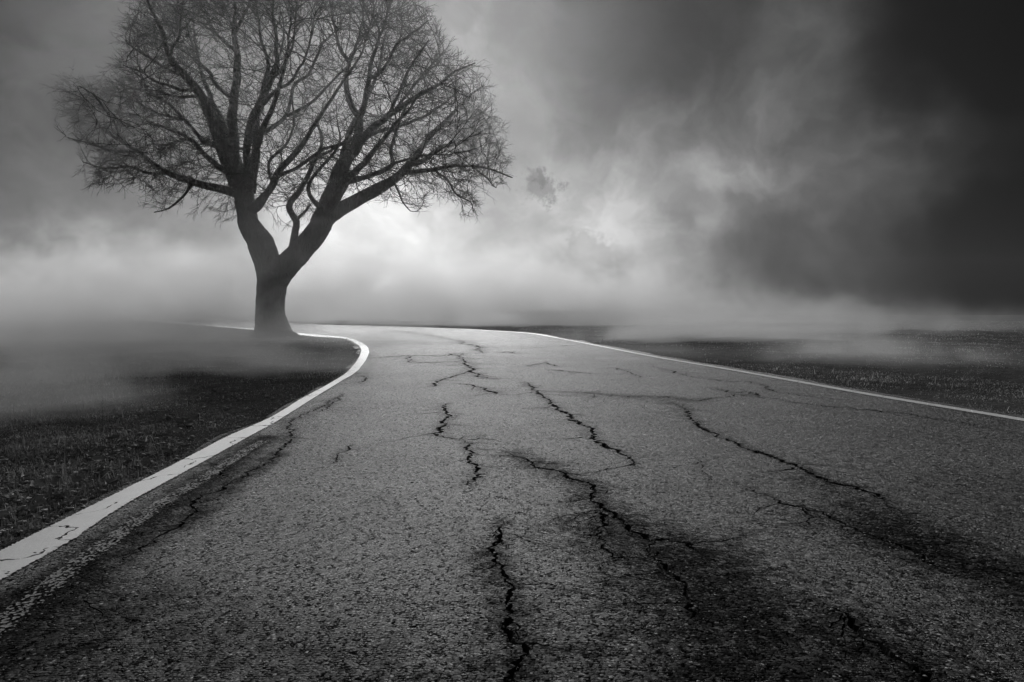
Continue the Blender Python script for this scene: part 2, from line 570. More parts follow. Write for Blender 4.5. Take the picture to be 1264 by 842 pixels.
# ------------------------------------------------------------------ cracks traced on the road: pixels, widest opening (m), soiled band (m), soil strength
CRACKS = [
    ([(622, 643), (616, 667), (608, 679), (612, 692), (625, 706), (633, 722), (628, 750), (627, 776), (637, 793), (649, 809), (645, 829), (627, 842),
      (615, 880)], 0.030, 0.05, 0.55),
    ([(551, 497), (555, 506), (554, 515), (548, 523), (539, 536), (550, 540), (573, 542)], 0.045, 0.07, 0.5),
    ([(573, 543), (592, 540), (609, 542)], 0.022, 0.05, 0.35),
    ([(575, 543), (578, 548), (583, 559), (577, 568), (588, 579), (593, 589), (581, 598), (583, 602)], 0.036, 0.06, 0.5),
    ([(651, 472), (667, 486), (686, 501), (707, 516), (729, 531), (755, 553), (775, 566), (785, 576)], 0.055, 0.08, 0.55),
    ([(707, 516), (718, 521), (727, 523)], 0.022, 0.04, 0.3),
    ([(628, 559), (645, 565), (669, 576), (697, 586), (716, 594), (732, 606), (736, 621), (746, 631), (764, 637), (784, 655), (807, 667), (839, 671),
      (871, 689)], 0.040, 0.11, 0.6),
    ([(746, 631), (738, 645), (738, 659), (724, 667)], 0.024, 0.12, 0.5),
    ([(815, 679), (803, 690), (827, 702), (843, 722), (849, 746), (847, 774)], 0.022, 0.14, 0.55),
    ([(738, 659), (745, 680), (756, 690), (780, 689), (803, 690)], 0.014, 0.12, 0.45),
    ([(807, 667), (803, 680), (800, 692)], 0.012, 0.08, 0.4),
    ([(828, 497), (844, 502), (852, 516), (866, 528), (890, 538), (918, 550), (947, 559), (980, 574), (1019, 588), (1052, 602), (1078, 609),
      (1095, 621), (1124, 636)], 0.045, 0.10, 0.55),
    ([(909, 597), (933, 605), (961, 621), (990, 626), (1019, 633), (1047, 650), (1076, 662), (1109, 676), (1143, 691), (1176, 705)], 0.030, 0.10, 0.5),
    ([(990, 626), (997, 638), (997, 652)], 0.018, 0.05, 0.4),
    ([(937, 631), (955, 634), (973, 635)], 0.012, 0.05, 0.3),
    ([(859, 565), (873, 583), (878, 597)], 0.012, 0.05, 0.3),
    ([(1014, 750), (1045, 757), (1054, 776), (1085, 798), (1114, 822), (1136, 842), (1170, 875)], 0.026, 0.08, 0.6),
    ([(669, 482), (696, 483), (742, 486), (780, 490), (813, 489), (861, 495), (885, 491), (909, 488), (937, 490), (970, 496), (1009, 502), (1047, 505),
      (1114, 512), (1186, 523), (1262, 538)], 0.030, 0.10, 0.4),
    ([(882, 480), (904, 485), (923, 484), (937, 490)], 0.04, 0.10, 0.4),
    ([(808, 452), (861, 467), (899, 471), (928, 471), (945, 478), (957, 484), (990, 489), (1047, 495)], 0.03, 0.08, 0.35),
    ([(486, 408), (523, 413), (566, 420.5), (586, 428), (596, 436)], 0.10, 0.20, 0.5),
    ([(573, 445), (581, 455), (584, 461), (599, 467), (612, 468)], 0.07, 0.14, 0.5),
    ([(582, 457), (564, 463), (546, 471), (534, 477)], 0.05, 0.14, 0.4),
    ([(563, 473), (579, 475), (596, 481), (616, 486)], 0.05, 0.14, 0.4),
    ([(460, 442), (503, 439), (546, 439), (573, 436)], 0.06, 0.22, 0.4),
    ([(508, 448), (546, 447), (571, 446)], 0.05, 0.2, 0.4),
    ([(503, 439), (505, 443), (508, 448)], 0.05, 0.12, 0.3),
    ([(571, 436), (568, 441), (573, 446)], 0.06, 0.12, 0.4),
    ([(418, 489), (398, 503), (365, 515), (355, 530), (361, 544), (347, 556), (335, 570), (311, 582), (279, 598), (250, 618), (232, 639), (202, 663),
      (174, 683), (149, 700), (90, 750)], 0.022, 0.09, 0.5),
    ([(258, 572), (270, 574), (279, 580), (272, 592)], 0.022, 0.05, 0.5),
    ([(420, 486), (415, 495), (397, 508)], 0.03, 0.06, 0.35),
    ([(445, 463), (449, 467), (446, 473)], 0.03, 0.06, 0.3),
    ([(435, 549), (420, 561), (408, 573)], 0.018, 0.06, 0.4),
    ([(616, 435), (626, 434), (636, 436)], 0.09, 0.2, 0.4),
    ([(649, 453), (672, 448), (692, 453)], 0.04, 0.12, 0.35),
    ([(676, 457), (699, 459), (729, 462)], 0.045, 0.12, 0.35),
    ([(757, 454), (775, 460), (795, 467)], 0.035, 0.10, 0.3),
    ([(640, 430), (680, 428), (720, 426)], 0.05, 0.15, 0.3),
]
# darker oil-stained or patched stretches, plus painted corner shade: pixel polyline, radius (m), strength
STAINS_SHADE = [
    ([(60, 850), (180, 800), (330, 830), (480, 880)], 0.45, 0.40),  # bottom-left corner darkening, put into the asphalt colour
    ([(-80, 800), (60, 790), (150, 740)], 0.25, 0.40),  # rest of the painted corner darkening, out to the left
    ([(760, 660), (820, 700), (850, 760), (880, 842), (900, 900)], 0.36, 0.60),
    ([(870, 690), (920, 760), (960, 842)], 0.25, 0.6),
    ([(1090, 655), (1150, 680), (1220, 705), (1300, 735)], 0.34, 0.75),
    ([(1000, 590), (1060, 625), (1130, 660)], 0.22, 0.5),
    ([(1060, 800), (1150, 860)], 0.4, 0.5),
    ([(40, 742), (170, 650), (262, 588), (330, 540)], 0.15, 0.95),
    ([(-60, 830), (40, 742)], 0.16, 0.95),
    ([(230, 650), (300, 592), (345, 560)], 0.09, 0.6),
    ([(1080, 560), (1200, 590), (1300, 620)], 0.3, 0.15),
    ([(720, 486), (850, 494)], 0.35, 0.3),
    ([(640, 560), (720, 600), (770, 650)], 0.16, 0.4),
    ([(600, 690), (630, 760), (630, 860)], 0.10, 0.45),
    ([(-40, 640), (0, 679), (110, 626), (210, 576), (283, 538), (327, 519), (371, 493), (420, 465), (438, 448), (445, 433), (438, 425)], 0.07, 0.9),
    ([(500, 900), (620, 870), (800, 880), (1000, 900)], 0.3, 0.3),
]


def jag(pts2, step, amp, seed):
    """rough a traced line: resample and shake it sideways at several sizes"""
    r = random.Random(seed)
    p = np.asarray(pts2)
    L = np.linalg.norm(np.diff(p, axis=0), axis=1).sum()
    n = max(6, min(300, int(L / step)))
    q = resample(p, n)
    nr = normals2(q)
    o = wob(n, amp, 9, seed) + wob(n, amp * 0.8, 3.5, seed + 50) + wob(n, amp * 0.75, 1.0, seed + 99)
    e = np.minimum(np.arange(n), np.arange(n)[::-1]) / max(1, n * 0.08)
    return q + nr * (o * np.clip(e, 0, 1))[:, None]


crack_lines = []
for ci, (pl, wid, band, stren) in enumerate(CRACKS):
    g = [G(*p) for p in pl]
    d = np.mean([p[1] for p in g])
    c = jag(g, 0.008 + 0.003 * d, 0.007 + 0.0024 * d, 300 + ci)
    n = len(c)
    s = np.linspace(0, 1, n)
    prof = np.clip(np.minimum(s, 1 - s) * 7, 0.0, 1) ** 0.7
    ww = wid * prof * np.clip(0.46 + np.abs(wob(n, 0.42, 7, 700 + ci)) + wob(n, 0.22, 1.1, 900 + ci), 0.14, 1.5) * 0.5
    crack_lines.append((c, ww, band, stren))


# short hairline side cracks that leave the traced ones at an angle
br = np.random.default_rng(77)
for ci, (c, ww, band, stren) in enumerate(list(crack_lines)):
    L = np.linalg.norm(np.diff(c, axis=0), axis=1).sum()
    for _ in range(int(min(9, 1 + L * 3.0))):
        k = int(br.integers(2, len(c) - 2))
        t_ = c[min(k + 3, len(c) - 1)] - c[max(k - 3, 0)]
        t_ = t_ / (np.linalg.norm(t_) + 1e-9)
        a_ = math.radians(br.uniform(25, 80)) * (1 if br.random() < 0.5 else -1)
        d_ = np.array([t_[0] * math.cos(a_) - t_[1] * math.sin(a_), t_[0] * math.sin(a_) + t_[1] * math.cos(a_)])
        ln = br.uniform(0.07, 0.38) * (1 + 0.08 * c[k][1])
        p0 = c[k] + d_ * (ww[k] * 1.8 + 0.004)
        p1 = p0 + d_ * ln * 0.5 + br.normal(0, 0.03, 2)
        q_ = jag([p0, p1, p0 + d_ * ln + br.normal(0, 0.05, 2)], 0.012 + 0.003 * c[k][1], 0.006 + 0.001 * c[k][1], 2000 + ci * 10 + _)
        s_ = np.linspace(1, 0, len(q_))
        w_ = np.maximum(0.35 * ww.max() * s_ * (0.6 + 0.5 * br.random(len(q_))), 0.0008)
        crack_lines.append((q_, w_, band * 0.5, stren * 0.5))


def road_z(x, y):
    return 0.006 * np.sin(x * 0.9 + 0.5 * y) + 0.008 * np.sin(y * 0.55 + 1) * np.cos(x * 0.6)


def build_road():
    verts, edges, faces = [], [], []
    depth = {}

    def addv(p):
        verts.append(Vector((float(p[0]), float(p[1]))))
        return len(verts) - 1
    faces.append([addv(p) for p in ROAD_POLY[::-1]])
    crack_face_ids = {}
    sidein = []
    for ci, (c, ww, band, stren) in enumerate(crack_lines):
        nr = normals2(c)
        r = np.random.default_rng(40 + ci)
        a = c + nr * (ww * r.uniform(0.6, 1.4, len(c)))[:, None]
        b = c - nr * (ww * r.uniform(0.6, 1.4, len(c)))[:, None]
        ids_a = [addv(p) for p in a[1:-1]]
        ids_b = [addv(p) for p in b[1:-1]]
        i0, i1 = addv(c[0]), addv(c[-1])
        crack_face_ids[len(faces)] = ci
        faces.append([i0] + ids_b + [i1] + ids_a[::-1])
        mid = [addv(p) for p in c[1:-1]]
        for m, q in zip(mid, ww[1:-1]):
            depth[m] = min(0.055, 0.008 + q * 2.6)
        for k in range(len(mid) - 1):
            edges.append((mid[k], mid[k + 1]))
    # surface points: tight near the camera, wide far away
    pts = []
    for (x0, x1, y0, y1, st) in ((-2.6, 6.2, 1.7, 6.0, 0.085), (-3.2, 5.8, 6.0, 12.0, 0.17), (-5, 5, 12, 24, 0.4), (-30, 4, 24, 60, 1.2), (-3, 7, -6, 1.7, 0.6),
                                 (-90, -20, 50, 190, 4.0)):
        gx, gy = np.meshgrid(np.arange(x0, x1, st), np.arange(y0, y1, st))
        q = np.stack([gx.ravel(), gy.ravel()], 1) + RNG.uniform(-0.25, 0.25, (gx.size, 2)) * st
        pts.append(q)
    pts = np.concatenate(pts)
    ok = inside_poly(pts, ROAD_POLY)
    ok &= seg_dist(pts, COARSE_EDGE, True) > 0.06
    pts = pts[ok]
    near = np.ones(len(pts), bool)
    for c, ww, band, stren in crack_lines:
        bb = (pts[:, 0] > c[:, 0].min() - .2) & (pts[:, 0] < c[:, 0].max() + .2) & (pts[:, 1] > c[:, 1].min() - .2) & (pts[:, 1] < c[:, 1].max() + .2)
        k = np.where(bb)[0]
        if len(k):
            near[k] &= seg_dist(pts[k], c) > ww.max() * 1.6 + 0.004
    for p in pts[near]:
        addv(p)
    v, e, f, ov, oe, of = delaunay_2d_cdt(verts, edges, faces, 1, 1e-6, True)
    v2 = np.array([(p.x, p.y) for p in v])
    z = road_z(v2[:, 0], v2[:, 1])
    for i, orig in enumerate(ov):
        for o_ in orig:
            if o_ in depth:
                z[i] -= depth[o_]
                break
    # soiled bands along the cracks and darker patches
    stain_shade = np.zeros(len(v2))
    for c, ww, band, stren in crack_lines:
        m = band * 4
        bb = (v2[:, 0] > c[:, 0].min() - m) & (v2[:, 0] < c[:, 0].max() + m) & (v2[:, 1] > c[:, 1].min() - m) & (v2[:, 1] < c[:, 1].max() + m)
        k = np.where(bb)[0]
        if len(k):
            dd = seg_dist(v2[k], c)
            stain_shade[k] = np.maximum(stain_shade[k], stren * 0.75 * np.exp(-(dd / (band * 0.8)) ** 2))
    for pl, rad, stren in STAINS_SHADE:
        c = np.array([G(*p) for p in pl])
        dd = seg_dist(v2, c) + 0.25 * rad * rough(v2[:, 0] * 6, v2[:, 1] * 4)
        stain_shade = 1 - (1 - stain_shade) * (1 - stren * np.exp(-np.clip(dd / rad, 0, 9) ** 2))
    v3 = np.concatenate([v2, z[:, None]], 1)
    surf, grooves = [], {}
    for fi, ff in enumerate(f):
        ids = [o_ for o_ in of[fi] if o_ in crack_face_ids]
        if ids:
            grooves.setdefault(crack_face_ids[ids[0]], []).append(ff)
        elif 0 in of[fi]:
            surf.append(ff)
    me = new_mesh('road', v3, surf, M_ASPHALT, True)
    at = me.attributes.new('stain_shade', 'FLOAT', 'POINT')
    at.data.foreach_set('value', stain_shade.astype(np.float32))
    if np.mean([p.normal.z for p in me.polygons[:200]]) < 0:
        me.flip_normals()
    road = obj('road', me, kind='structure', label='cracked grey asphalt road bending left behind the bare tree')
    for ci, fl in sorted(grooves.items()):
        used = sorted({i for ff in fl for i in ff})
        remap = {i: k for k, i in enumerate(used)}
        gm = new_mesh('crack', v3[used], [[remap[i] for i in ff] for ff in fl], M_CRACK)
        if np.mean([p.normal.z for p in gm.polygons]) < 0:
            gm.flip_normals()
        obj('crack', gm, road)
    return road


ROAD = build_road()


def ribbon(name, a, b, z, mat, n_across=6):
    """flat painted stripe between two rails, with an 'edge' attribute that is 0 on its rims"""
    verts, ed = [], []
    for pa, pb in zip(a, b):
        for k in range(n_across + 1):
            u = k / n_across
            p = pa * (1 - u) + pb * u
            verts.append((p[0], p[1], road_z(p[0], p[1]) + z))
            ed.append(min(u, 1 - u) * 2 * 1.0)
    w_ = n_across + 1
    faces = []
    for i in range(len(a) - 1):
        for k in range(n_across):
            q = i * w_ + k
            faces.append((q, q + 1, q + 1 + w_, q + w_))
    me = new_mesh(name, verts, faces, mat, True)
    at = me.attributes.new('edge', 'FLOAT', 'POINT')
    at.data.foreach_set('value', np.clip(np.array(ed, np.float32) * 2.2, 0, 1))
    if np.mean([p.normal.z for p in me.polygons[:50]]) < 0:
        me.flip_normals()
    return me


def pair(a, b, n):
    """rails cut at matching places"""
    ra, rb = resample(a, n), resample(b, n * 4)
    out = []
    for p in ra:
        out.append(rb[np.argmin(((rb - p) ** 2).sum(1))])
    return ra, np.array(out)


la, lb = pair(LO, LI, 900)
la = la + normals2(la) * wob(len(la), 0.006, 3, 11)[:, None]
lb = lb + normals2(lb) * wob(len(lb), 0.006, 3, 12)[:, None]
obj('edge_line', ribbon('edge_line', la, lb, 0.006, M_PAINT, 10), ROAD, label='broad white edge line along the grass verge on the inside of the bend')
ra = resample(RC, 800)
wd_ = 0.085 + 0.03 * np.clip((ra[:, 1] - 8) / 20, 0, 1)
nn = normals2(ra)
obj('edge_line', ribbon('edge_line', ra + nn * wd_[:, None], ra - nn * wd_[:, None], 0.006, M_PAINT, 8), ROAD,
    label='thin white edge line curving along the far side of the road')
ws = catmull([G(-140, 880), G(0, 772), G(70, 716), G(130, 672), G(200, 622), G(250, 592), G(290, 566), G(325, 545)], 0.05)
nn = normals2(ws)
obj('worn_line', ribbon('worn_line', ws + nn * 0.075, ws - nn * 0.075, 0.004, M_WORN, 8), ROAD, label='old faded stripe, mostly worn off the asphalt')

# ------------------------------------------------------------------ tree
D0 = 31.0
MPP = D0 / FPX


def limb_path(pl, d_end, d_start=0.0, step=0.22):
    """pl: (px, py, radius px); depth goes from d_start to d_end (m, positive is farther)"""
    n = len(pl)
    L = [0.0]
    for i in range(1, n):
        L.append(L[-1] + math.hypot(pl[i][0] - pl[i - 1][0], pl[i][1] - pl[i - 1][1]))
    out = []
    for (px, py, r), l in zip(pl, L):
        u = l / L[-1]
        d = D0 + d_start + (d_end - d_start) * u ** 0.85
        p = P(px, py, d)
        out.append((p.x, p.y, p.z, r * MPP * d / D0))
    return catmull(out, step)


TRUNK = [(338, 424, 28), (338, 417, 25), (337, 408, 21.5), (335.5, 398, 19), (334, 385, 17.2), (333.5, 370, 16.3), (335, 352, 17.5), (337, 338, 19)]
BOLE_L = [(336, 350, 17), (331, 327, 15.3), (320, 297, 14.8), (308, 279, 12.8), (305, 263, 11.3), (301, 242, 11.6), (297, 225, 11)]
BOLE_R = [(340, 345, 16), (350, 331, 14.5), (365, 316, 13.5), (387, 291, 13.5), (402, 264, 12), (409, 240, 10), (417, 218, 8.8), (425, 201, 8)]
ROOTS = [([(338, 410, 14), (362, 419, 8), (392, 426, 2.5)], -1.0), ([(338, 410, 14), (318, 417, 8), (303, 423, 2.5)], -0.4),
         ([(338, 410, 14), (345, 424, 8), (352, 432, 2.5)], -1.8), ([(338, 410, 13), (330, 422, 7), (322, 430, 2)], -1.6),
         ([(338, 408, 13), (350, 413, 7), (366, 413, 2)], 1.4), ([(338, 408, 13), (325, 411, 7), (308, 412, 2)], 1.4)]
# (limb points, end depth, start depth); the first entry of every group is the limb, the rest are its boughs
LIMBS = [
    [([(293, 226, 10.5), (283, 205, 9.5), (275, 182, 8.5), (266, 153, 7.5), (255, 130, 6.6), (243, 110, 5.6), (229, 94, 4.6), (218, 85, 4), (210, 70, 3.3), (202, 41, 2.6),
       (192, 22, 2), (182, 4, 1.5), (170, -25, 1)], -3.0, 0),
     ([(243, 110, 2.8), (229, 112, 2.3), (211, 107, 1.9), (193, 101, 1.5), (175, 89, 1.1), (155, 82, 0.7)], -5.0, -1.4),
     ([(229, 94, 2.6), (207, 88, 2.1), (190, 75, 1.7), (172, 62, 1.3), (156, 52, 0.8)], -1.0, -1.7),
     ([(255, 130, 2.5), (240, 120, 2), (214, 118, 1.6), (196, 112, 1.2), (175, 112, 0.8)], 1.5, -1.2),
     ([(210, 70, 2), (220, 45, 1.6), (222, 20, 1.2), (226, -10, 0.8)], -4.5, -2.2)],
    [([(298, 228, 8), (290, 200, 6.8), (287, 170, 6), (288, 140, 5.6), (290, 113, 5.2), (293, 89, 4.8), (294, 68, 4.1), (290, 44, 3.2), (289, 20, 2.5), (292, -12, 1.8),
       (296, -45, 1)], 2.0, 0),
     ([(289, 121, 3.2), (270, 107, 2.7), (261, 92, 2.3), (247, 78, 1.9), (238, 58, 1.5), (230, 28, 1.1), (224, 0, 0.8)], 5.5, 0.8),
     ([(292, 64, 2.2), (276, 50, 1.8), (262, 34, 1.4), (252, 8, 1)], 3.6, 1.2),
     ([(290, 42, 2), (302, 20, 1.6), (312, -8, 1.2)], 0.0, 1.6)],
    [([(303, 232, 8), (306, 210, 6.2), (304, 188, 5), (308, 158, 5), (313, 143, 5.4), (320, 133, 5.2), (327, 115, 4.2), (334, 100, 3.7), (342, 80, 3), (341, 50, 2.3),
       (337, 20, 1.7), (340, -22, 1)], -4.0, 0),
     ([(314, 144, 3.4), (318, 132, 3.2), (326, 110, 2.8), (331, 80, 2.3), (323, 46, 1.8), (317, 12, 1.3), (315, -25, 0.8)], -0.6, -1.8),
     ([(320, 133, 2.6), (340, 112, 2.2), (356, 104, 1.9), (372, 84, 1.5), (384, 52, 1.2), (388, 22, 0.9)], -6.5, -2.0),
     ([(334, 100, 2), (352, 78, 1.6), (362, 50, 1.3), (366, 16, 1), (370, -20, 0.7)], -5.5, -2.6)],
    [([(309, 236, 6.5), (315, 205, 5.2), (316, 180, 4.6), (316, 160, 4.2), (317, 142, 3.5), (322, 122, 2.8), (330, 98, 2), (345, 70, 1.5), (352, 40, 1.1)], 4.0, 0),
     ([(317, 168, 3), (331, 162, 2.8), (342, 155, 2.6), (354, 143, 2.4), (360, 124, 2.1), (366, 101, 1.9), (380, 92, 1.7), (391, 71, 1.5), (400, 51, 1.2), (418, 36, 0.9)], 6.0, 1.4),
     ([(354, 143, 2.2), (368, 137, 2), (388, 123, 1.8), (405, 107, 1.6), (413, 99, 1.4), (427, 85, 1.1), (440, 62, 0.8)], 3.0, 2.6)],
    [([(297, 240, 7), (288, 238, 5.6), (257, 231, 4.8), (236, 224, 4.2), (211, 215, 3.6), (188, 201, 3), (169, 187, 2.5), (150, 175, 2.1), (126, 159, 1.6), (112, 142, 1.2),
       (98, 122, 0.8)], -3.5, 0),
     ([(211, 215, 2.2), (185, 212, 1.8), (158, 205, 1.4), (130, 208, 1.1), (100, 200, 0.7)], -0.5, -1.3),
     ([(238, 226, 1.9), (228, 240, 1.5), (211, 257, 1.2), (193, 262, 0.7)], -1.5, -1.0),
     ([(169, 187, 1.8), (140, 186, 1.4), (112, 178, 1), (86, 170, 0.7)], -5, -2.0),
     ([(150, 175, 1.6), (140, 150, 1.3), (120, 122, 1), (96, 108, 0.7)], -5.5, -2.3)],
    [([(291, 222, 5), (281, 213, 3.8), (265, 203, 3.4), (250, 190, 3), (235, 172, 2.5), (213, 161, 2.1), (191, 153, 1.7), (169, 142, 1.4), (142, 137, 1), (118, 126, 0.7)], 4.0, 0),
     ([(235, 172, 1.8), (208, 178, 1.5), (180, 180, 1.2), (150, 196, 0.8)], 5.5, 1.4)],
    [([(279, 193, 4), (267, 180, 3), (248, 171, 2.6), (229, 148, 2.2), (213, 131, 1.9), (191, 118, 1.5), (164, 109, 1.1), (140, 98, 0.7)], 6.0, 0.2),
     ([(229, 148, 1.6), (200, 142, 1.3), (172, 128, 1), (142, 118, 0.7)], 2.5, 1.8)],
    [([(306, 262, 8), (318, 252, 6), (328, 240, 5), (336, 228, 4.5), (342, 211, 4), (357, 196, 3.6), (372, 180, 3.2), (382, 166, 2.8), (393, 148, 2.4), (404, 130, 2.1), (416, 110, 1.8),
       (438, 78, 1.4), (452, 45, 1), (460, 15, 0.7)], -4.5, 0),
     ([(337, 227, 2.6), (342, 218, 2.4), (364, 208, 2.2), (382, 196, 2.1), (400, 184, 1.9), (423, 177, 1.7), (435, 160, 1.4), (446, 140, 1)], -3.0, -0.8),
     ([(336, 226, 2), (333, 200, 1.7), (354, 177, 1.5), (363, 146, 1.2), (362, 120, 0.9)], 1.2, -0.7)],
    [([(362, 306, 5.5), (364, 290, 4.6), (365, 273, 4.3), (357, 256, 4), (364, 242, 3.6), (373, 228, 3.2), (381, 214, 2.8), (388, 198, 2.4), (396, 185, 2.1), (398, 170, 1.8),
       (393, 152, 1.4), (400, 128, 1)], 4.5, -0.2),
     ([(366, 272, 2.2), (374, 262, 1.8), (381, 252, 1.2)], 1.8, 0.8)],
    [([(403, 262, 5.5), (388, 248, 3), (381, 234, 2.5), (385, 222, 2.2), (396, 206, 1.9), (412, 190, 1.6), (420, 172, 1.2), (416, 150, 0.9)], -3.5, -0.3)],
    [([(419, 212, 8.6), (427, 199, 7.8), (440, 180, 6.6), (442, 158, 5.4), (443, 146, 5), (436, 132, 3.9), (429, 113, 3.4), (428, 98, 3), (430, 76, 2.5), (420, 61, 2.1), (416, 44, 1.7),
       (409, 10, 1.3), (403, -30, 0.8)], 3.0, 0),
     ([(444, 147, 3.8), (449, 127, 3.3), (453, 102, 2.8), (460, 72, 2.3), (468, 48, 1.8), (479, 18, 1.4), (490, -14, 0.9)], -2.5, 1.2),
     ([(455, 98, 2.4), (471, 85, 2.1), (480, 75, 1.9), (491, 53, 1.6), (505, 44, 1.3), (528, 22, 0.8)], -5.0, -0.2),
     ([(430, 76, 1.8), (440, 50, 1.5), (446, 20, 1.1), (452, -15, 0.8)], 5.5, 2.0),
     ([(441, 168, 2.4), (432, 172, 2.1), (407, 186, 1.8), (393, 192, 1.5), (378, 205, 1.0)], -1.5, 0.6)],
    [([(437, 187, 6.5), (447, 173, 5.2), (463, 156, 4.4), (486, 138, 3.6), (506, 125, 3), (524, 113, 2.4), (543, 104, 1.9), (562, 90, 1.4), (585, 78, 0.8)], -3.5, 0.2),
     ([(463, 156, 2.8), (478, 142, 2.4), (487, 125, 2.1), (497, 100, 1.8), (510, 75, 1.5), (528, 48, 1)], -6.0, -0.6),
     ([(447, 174, 2.6), (466, 164, 2.3), (490, 156, 2), (516, 148, 1.7), (540, 135, 1.4), (565, 116, 0.9)], 3.5, 0),
     ([(486, 138, 2), (505, 112, 1.7), (524, 90, 1.4), (548, 66, 0.9)], 1.0, -1.6)],
    [([(404, 270, 9.5), (418, 259, 8.6), (436, 249, 8), (466, 233, 7), (488, 219, 6), (502, 208, 5.2), (512, 196, 4.2), (529, 170, 3.3), (547, 150, 2.6), (572, 127, 1.8), (598, 106, 0.9)], 3.0, 0),
     ([(500, 213, 3.4), (516, 211, 3), (538, 208, 2.5), (561, 204, 2.1), (583, 205, 1.7), (606, 209, 1.3), (632, 219, 0.7)], -2.5, 1.2),
     ([(508, 203, 3.4), (524, 198, 3), (542, 184, 2.6), (565, 178, 2.1), (583, 168, 1.7), (606, 156, 1)], 5.5, 1.4),
     ([(536, 209, 1.6), (556, 226, 1.3), (566, 241, 1.1), (582, 250, 0.9), (586, 264, 0.6)], -3.0, 0.2),
     ([(484, 222, 1.7), (491, 234, 1.4), (494, 245, 1.1), (505, 260, 0.6)], 0.5, 1.0),
     ([(583, 205, 1.3), (600, 220, 1), (612, 232, 0.6)], -4, -1.0),
     ([(547, 150, 1.7), (568, 150, 1.4), (596, 140, 0.8)], 0.5, 2.2)],
    [([(414, 230, 6.5), (425, 226, 4.2), (436, 222, 3.6), (459, 215, 3.2), (484, 202, 2.7), (482, 188, 2.3), (486, 174, 2), (493, 150, 1.6), (504, 128, 1)], -3.5, 0),
     ([(484, 202, 1.9), (504, 197, 1.6), (528, 192, 1.3), (556, 190, 0.8)], -5.5, -2)],
    # limbs that reach mostly away from and towards the road
    [([(300, 236, 8), (296, 205, 5.5), (280, 165, 4), (262, 125, 3), (248, 85, 2.2), (240, 45, 1.5), (236, 5, 0.9)], 8.0, 0)],
    [([(305, 250, 8), (312, 215, 5), (322, 170, 3.6), (338, 130, 2.8), (350, 90, 2), (356, 50, 1.4), (360, 10, 0.9)], -8.5, 0)],
    [([(408, 244, 8), (420, 205, 5), (432, 165, 3.6), (452, 125, 2.6), (468, 85, 1.8), (476, 40, 1)], 8.5, 0)],
    [([(402, 266, 8), (418, 240, 5), (446, 205, 3.6), (474, 170, 2.6), (500, 140, 1.8), (520, 110, 1)], -8.5, 0)],
]
CROWN = [(62, 114), (82, 94), (118, 102), (146, 84), (144, 50), (152, 20), (158, -15), (190, -55), (250, -90), (330, -105), (410, -95), (470, -60), (512, -20), (535, 22),
         (556, 52), (585, 84), (606, 120), (622, 160), (634, 200), (630, 226), (600, 228), (588, 262), (566, 262), (556, 240), (520, 250), (506, 262), (486, 246),
         (452, 254), (430, 252), (416, 250), (396, 250), (378, 278), (352, 300), (338, 282), (322, 262), (300, 262), (292, 276), (262, 272), (240, 268), (260, 246), (222, 252), (196, 266),
         (186, 250), (160, 232), (110, 232), (96, 214), (118, 196), (92, 172), (78, 146)]


def tube_arrays(paths, sides):
    """paths: list of (n,4) arrays x,y,z,r -> verts, quads (tips closed by shrinking to nothing)"""
    V, F = [], []
    off = 0
    ca = np.linspace(0, 2 * math.pi, sides, endpoint=False)
    cs, sn = np.cos(ca), np.sin(ca)
    for p in paths:
        c, r = p[:, :3], p[:, 3]
        t = np.gradient(c, axis=0)
        t /= np.linalg.norm(t, axis=1)[:, None] + 1e-9
        ref = np.array([0.0, 1.0, 0.0]) if abs(t[0, 1]) < 0.9 else np.array([1.0, 0, 0])
        u = np.cross(t, ref)
        u /= np.linalg.norm(u, axis=1)[:, None] + 1e-9
        v = np.cross(t, u)
        ring = c[:, None, :] + r[:, None, None] * (cs[None, :, None] * u[:, None, :] + sn[None, :, None] * v[:, None, :])
        n = len(c)
        V.append(ring.reshape(-1, 3))
        idx = off + np.arange(n * sides).reshape(n, sides)
        nx = np.roll(idx, -1, axis=1)
        F.append(np.stack([idx[:-1], nx[:-1], nx[1:], idx[1:]], -1).reshape(-1, 4))
        off += n * sides
    return np.concatenate(V), np.concatenate(F)


def gnarl(p, amp, seed):
    r = np.random.default_rng(seed)
    n = len(p)
    q = p.copy()
    for k in range(3):
        q[:, k] += wob(n, amp, 5, seed * 7 + k) + wob(n, amp * 0.5, 2, seed * 11 + k)
    q[:2, :3] = p[:2, :3]
    q[:, 3] *= 1 + wob(n, 0.05, 2, seed * 13)
    return q


